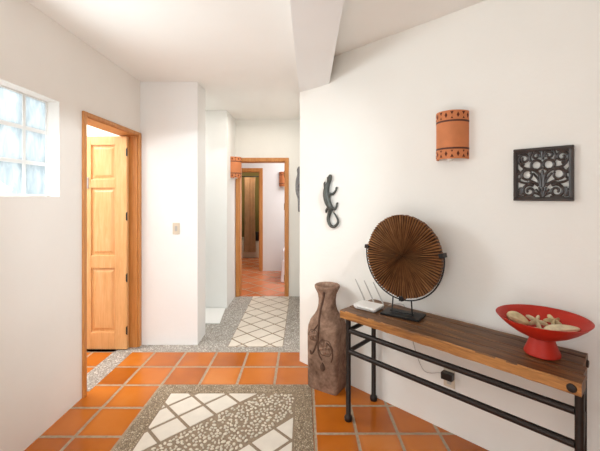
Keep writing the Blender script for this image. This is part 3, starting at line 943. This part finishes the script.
# ------------------------------------------------------------------ things glimpsed in the far rooms
ac = thing('slipcovered_armchair', 'white slipcovered armchair edge glimpsed at right through hallway door', 'armchair', (-0.02, 6.45, 0), 0)
def soft(mb, x0, x1, y0, y1, z0, z1): mb.box(x0, x1, y0, y1, z0, z1)
b = MB(); b.rings([[(-0.36*k, -0.32*k, z), (0.36*k, -0.32*k, z), (0.36*k, 0.34*k, z), (-0.36*k, 0.34*k, z)] for z, k in ((0, 1.05), (0.2, 1.0), (0.40, 0.98))]); b.build('skirt', WCLOTH, ac, bevel=0.03)
b = MB(); b.box(-0.24, 0.24, -0.33, 0.2, 0.40, 0.50); b.build('seat_cushion', WCLOTH, ac, bevel=0.04, seg=3)
for sx in (-1, 1):
    b = MB(); xs = sorted((sx*0.24, sx*0.35)); b.box(xs[0], xs[1], -0.30, 0.3, 0.36, 0.58); b.build('armrest', WCLOTH, ac, bevel=0.05, seg=3)
b = MB(); b.rings([[(-0.33, 0.18+0.06*k, z), (0.33, 0.18+0.06*k, z), (0.33, 0.33+0.05*k, z), (-0.33, 0.33+0.05*k, z)] for z, k in ((0.38, 0), (0.7, 0.6), (0.9, 1.2))]); b.build('backrest', WCLOTH, ac, bevel=0.05, seg=3)

b = MB()
n_ = 60
front, back = [], []
for i in range(n_ + 1):
    x = -0.14 + 0.28*i/n_
    y = 0.022*math.sin(i*0.95) + 0.006*math.sin(i*2.3)
    front.append((x, y - 0.003)); back.append((x, y + 0.003))
b.rings([[(x*k, y, z) for x, y in front + back[::-1]] for z, k in ((0.16, 1.0), (0.9, 0.95), (1.6, 0.9), (1.98, 1.0))])
o = b.build('shower_curtain', CURT, smooth=True, angle=60); o.location = (-1.30, 8.55, 0)
tag(o, 'tan pleated curtain hanging in dark room behind far doorway', 'curtain')
rod = MB(); rod.tube([(-1.8, 8.55, 2.0), (-0.75, 8.55, 2.0)], 0.012, 10); o = rod.build('curtain_rod', BLACK, smooth=True); tag(o, 'dark rod carrying tan curtain in the far dark room', 'curtain rod')
tub = thing('bathtub', 'low white tub behind tan curtain in far dark room', 'bathtub', (-1.275, 9.05, 0), 0)
b = MB(); b.box(-0.52, 0.52, -0.42, -0.35, 0, 0.42); b.box(-0.52, 0.52, 0.35, 0.42, 0, 0.42); b.box(-0.52, -0.45, -0.35, 0.35, 0, 0.42); b.box(0.45, 0.52, -0.35, 0.35, 0, 0.42); b.box(-0.45, 0.45, -0.35, 0.35, 0, 0.08)
b.build('tub_shell', GLAZE, tub, bevel=0.015)
cab = thing('white_cabinet', 'narrow white cabinet standing at left in far dark room', 'cabinet', (-1.68, 8.25, 0), 0)
b = MB(); b.box(-0.11, 0.11, -0.2, 0.2, 0.0, 1.28); b.build('carcass', GLAZE, cab, bevel=0.006)
b = MB(); b.box(-0.10, 0.10, -0.215, -0.2, 0.45, 1.26); o = b.build('door', GLAZE, cab, bevel=0.004)
b2 = MB(); b2.ball((0.06, -0.225, 0.95), 0.014, 10, 8); b2.build('knob', BLACK, o, smooth=True)
b = MB(); b.lathe([(0.0, 0), (0.05, 0), (0.062, 0.08), (0.06, 0.2), (0.05, 0.22), (0.0, 0.22)], 20); o = b.build('dark_jar', BLACKP, smooth=True); o.location = (-1.13, 8.665, 0.4205)
tag(o, 'small dark jar standing on rim of white tub in far room', 'jar')

# ------------------------------------------------------------------ light
def area(name, loc, target, size, power, color=(1, 1, 1), sy=None, spread=180):
    L = bpy.data.lights.new(name, 'AREA'); L.energy = power; L.color = color; L.shape = 'RECTANGLE'; L.size = size; L.size_y = sy or size
    L.spread = math.radians(spread)
    o = bpy.data.objects.new(name, L); COL.objects.link(o); o.location = loc
    o.rotation_euler = (Vector(target) - Vector(loc)).to_track_quat('-Z', 'Y').to_euler(); return o
area('glass block daylight', (-2.15, 1.98, 1.95), (0.0, 1.98, 1.55), 1.0, 6, (0.96, 0.99, 1.0), 0.8, 150)
area('window sill light', (-1.70, 1.98, 1.83), (0.6, 1.80, 1.45), 0.72, 20, (0.87, 0.96, 1.0), 0.58)
area('rear fill light', (-0.9, -1.5, 1.5), (0.3, 3.0, 1.3), 1.3, 22, (0.91, 0.975, 1.0), 1.8)  # unseen area fill added behind the camera to brighten the room
area('side room light', (-3.0, 3.0, 2.6), (-3.0, 3.3, 0), 1.2, 75, (1.0, 0.99, 0.97))
area('passage light', (-2.0, 4.3, 2.55), (-1.5, 4.3, 0), 0.7, 10, (1.0, 0.99, 0.97))
area('added ceiling fill', (-0.8, 0.1, 0.5), (-0.75, 1.2, 2.67), 0.9, 13, (1.0, 0.98, 0.95), 0.9)  # unseen upward fill added to lift the left ceiling
area('hall light', (-0.55, 4.5, 2.62), (-0.55, 4.5, 0), 0.6, 7, (1.0, 0.95, 0.87))
area('far room light', (0.4, 6.2, 2.5), (-0.2, 6.6, 0), 1.0, 34, (1.0, 0.96, 0.97))
area('washroom light', (-1.2, 8.0, 2.6), (-1.25, 8.6, 0.6), 0.4, 22, (1.0, 0.88, 0.68))
def spot(name, loc, target, power, ang, color, r=0.05, blend=0.5):
    L = bpy.data.lights.new(name, 'SPOT'); L.energy = power; L.color = color; L.spot_size = math.radians(ang); L.spot_blend = blend; L.shadow_soft_size = r
    o = bpy.data.objects.new(name, L); COL.objects.link(o); o.location = loc
    o.rotation_euler = (Vector(target) - Vector(loc)).to_track_quat('-Z', 'Y').to_euler(); return o
spot('added facing wall spot', (1.0, 0.3, 2.64), (-1.35, 3.5, 1.15), 290, 56, (0.88, 0.96, 1.0), 0.04, 0.8)  # unseen spot added so the beam shades the facing wall's top
w = bpy.data.worlds.new('sky'); scene.world = w; w.use_nodes = True
bg = w.node_tree.nodes['Background']; bg.inputs[0].default_value = (0.91, 0.98, 1.0, 1); bg.inputs[1].default_value = 1.4

# ------------------------------------------------------------------ camera
cam = bpy.data.cameras.new('camera'); co = bpy.data.objects.new('camera', cam); COL.objects.link(co)
co.location = (0, 0, 1.5); co.rotation_euler = (PI/2, 0, 0)
cam.sensor_fit = 'HORIZONTAL'; cam.sensor_width = 36; cam.lens = 21.0
cam.shift_x = -3/600; cam.shift_y = -28.5/600
cam.clip_start = 0.05
scene.camera = co
scene.view_settings.view_transform = 'Standard'
scene.view_settings.look = 'None'
scene.view_settings.exposure = -0.12
scene.cycles.use_denoising = True
scene.cycles.max_bounces = 10
scene.cycles.diffuse_bounces = 6
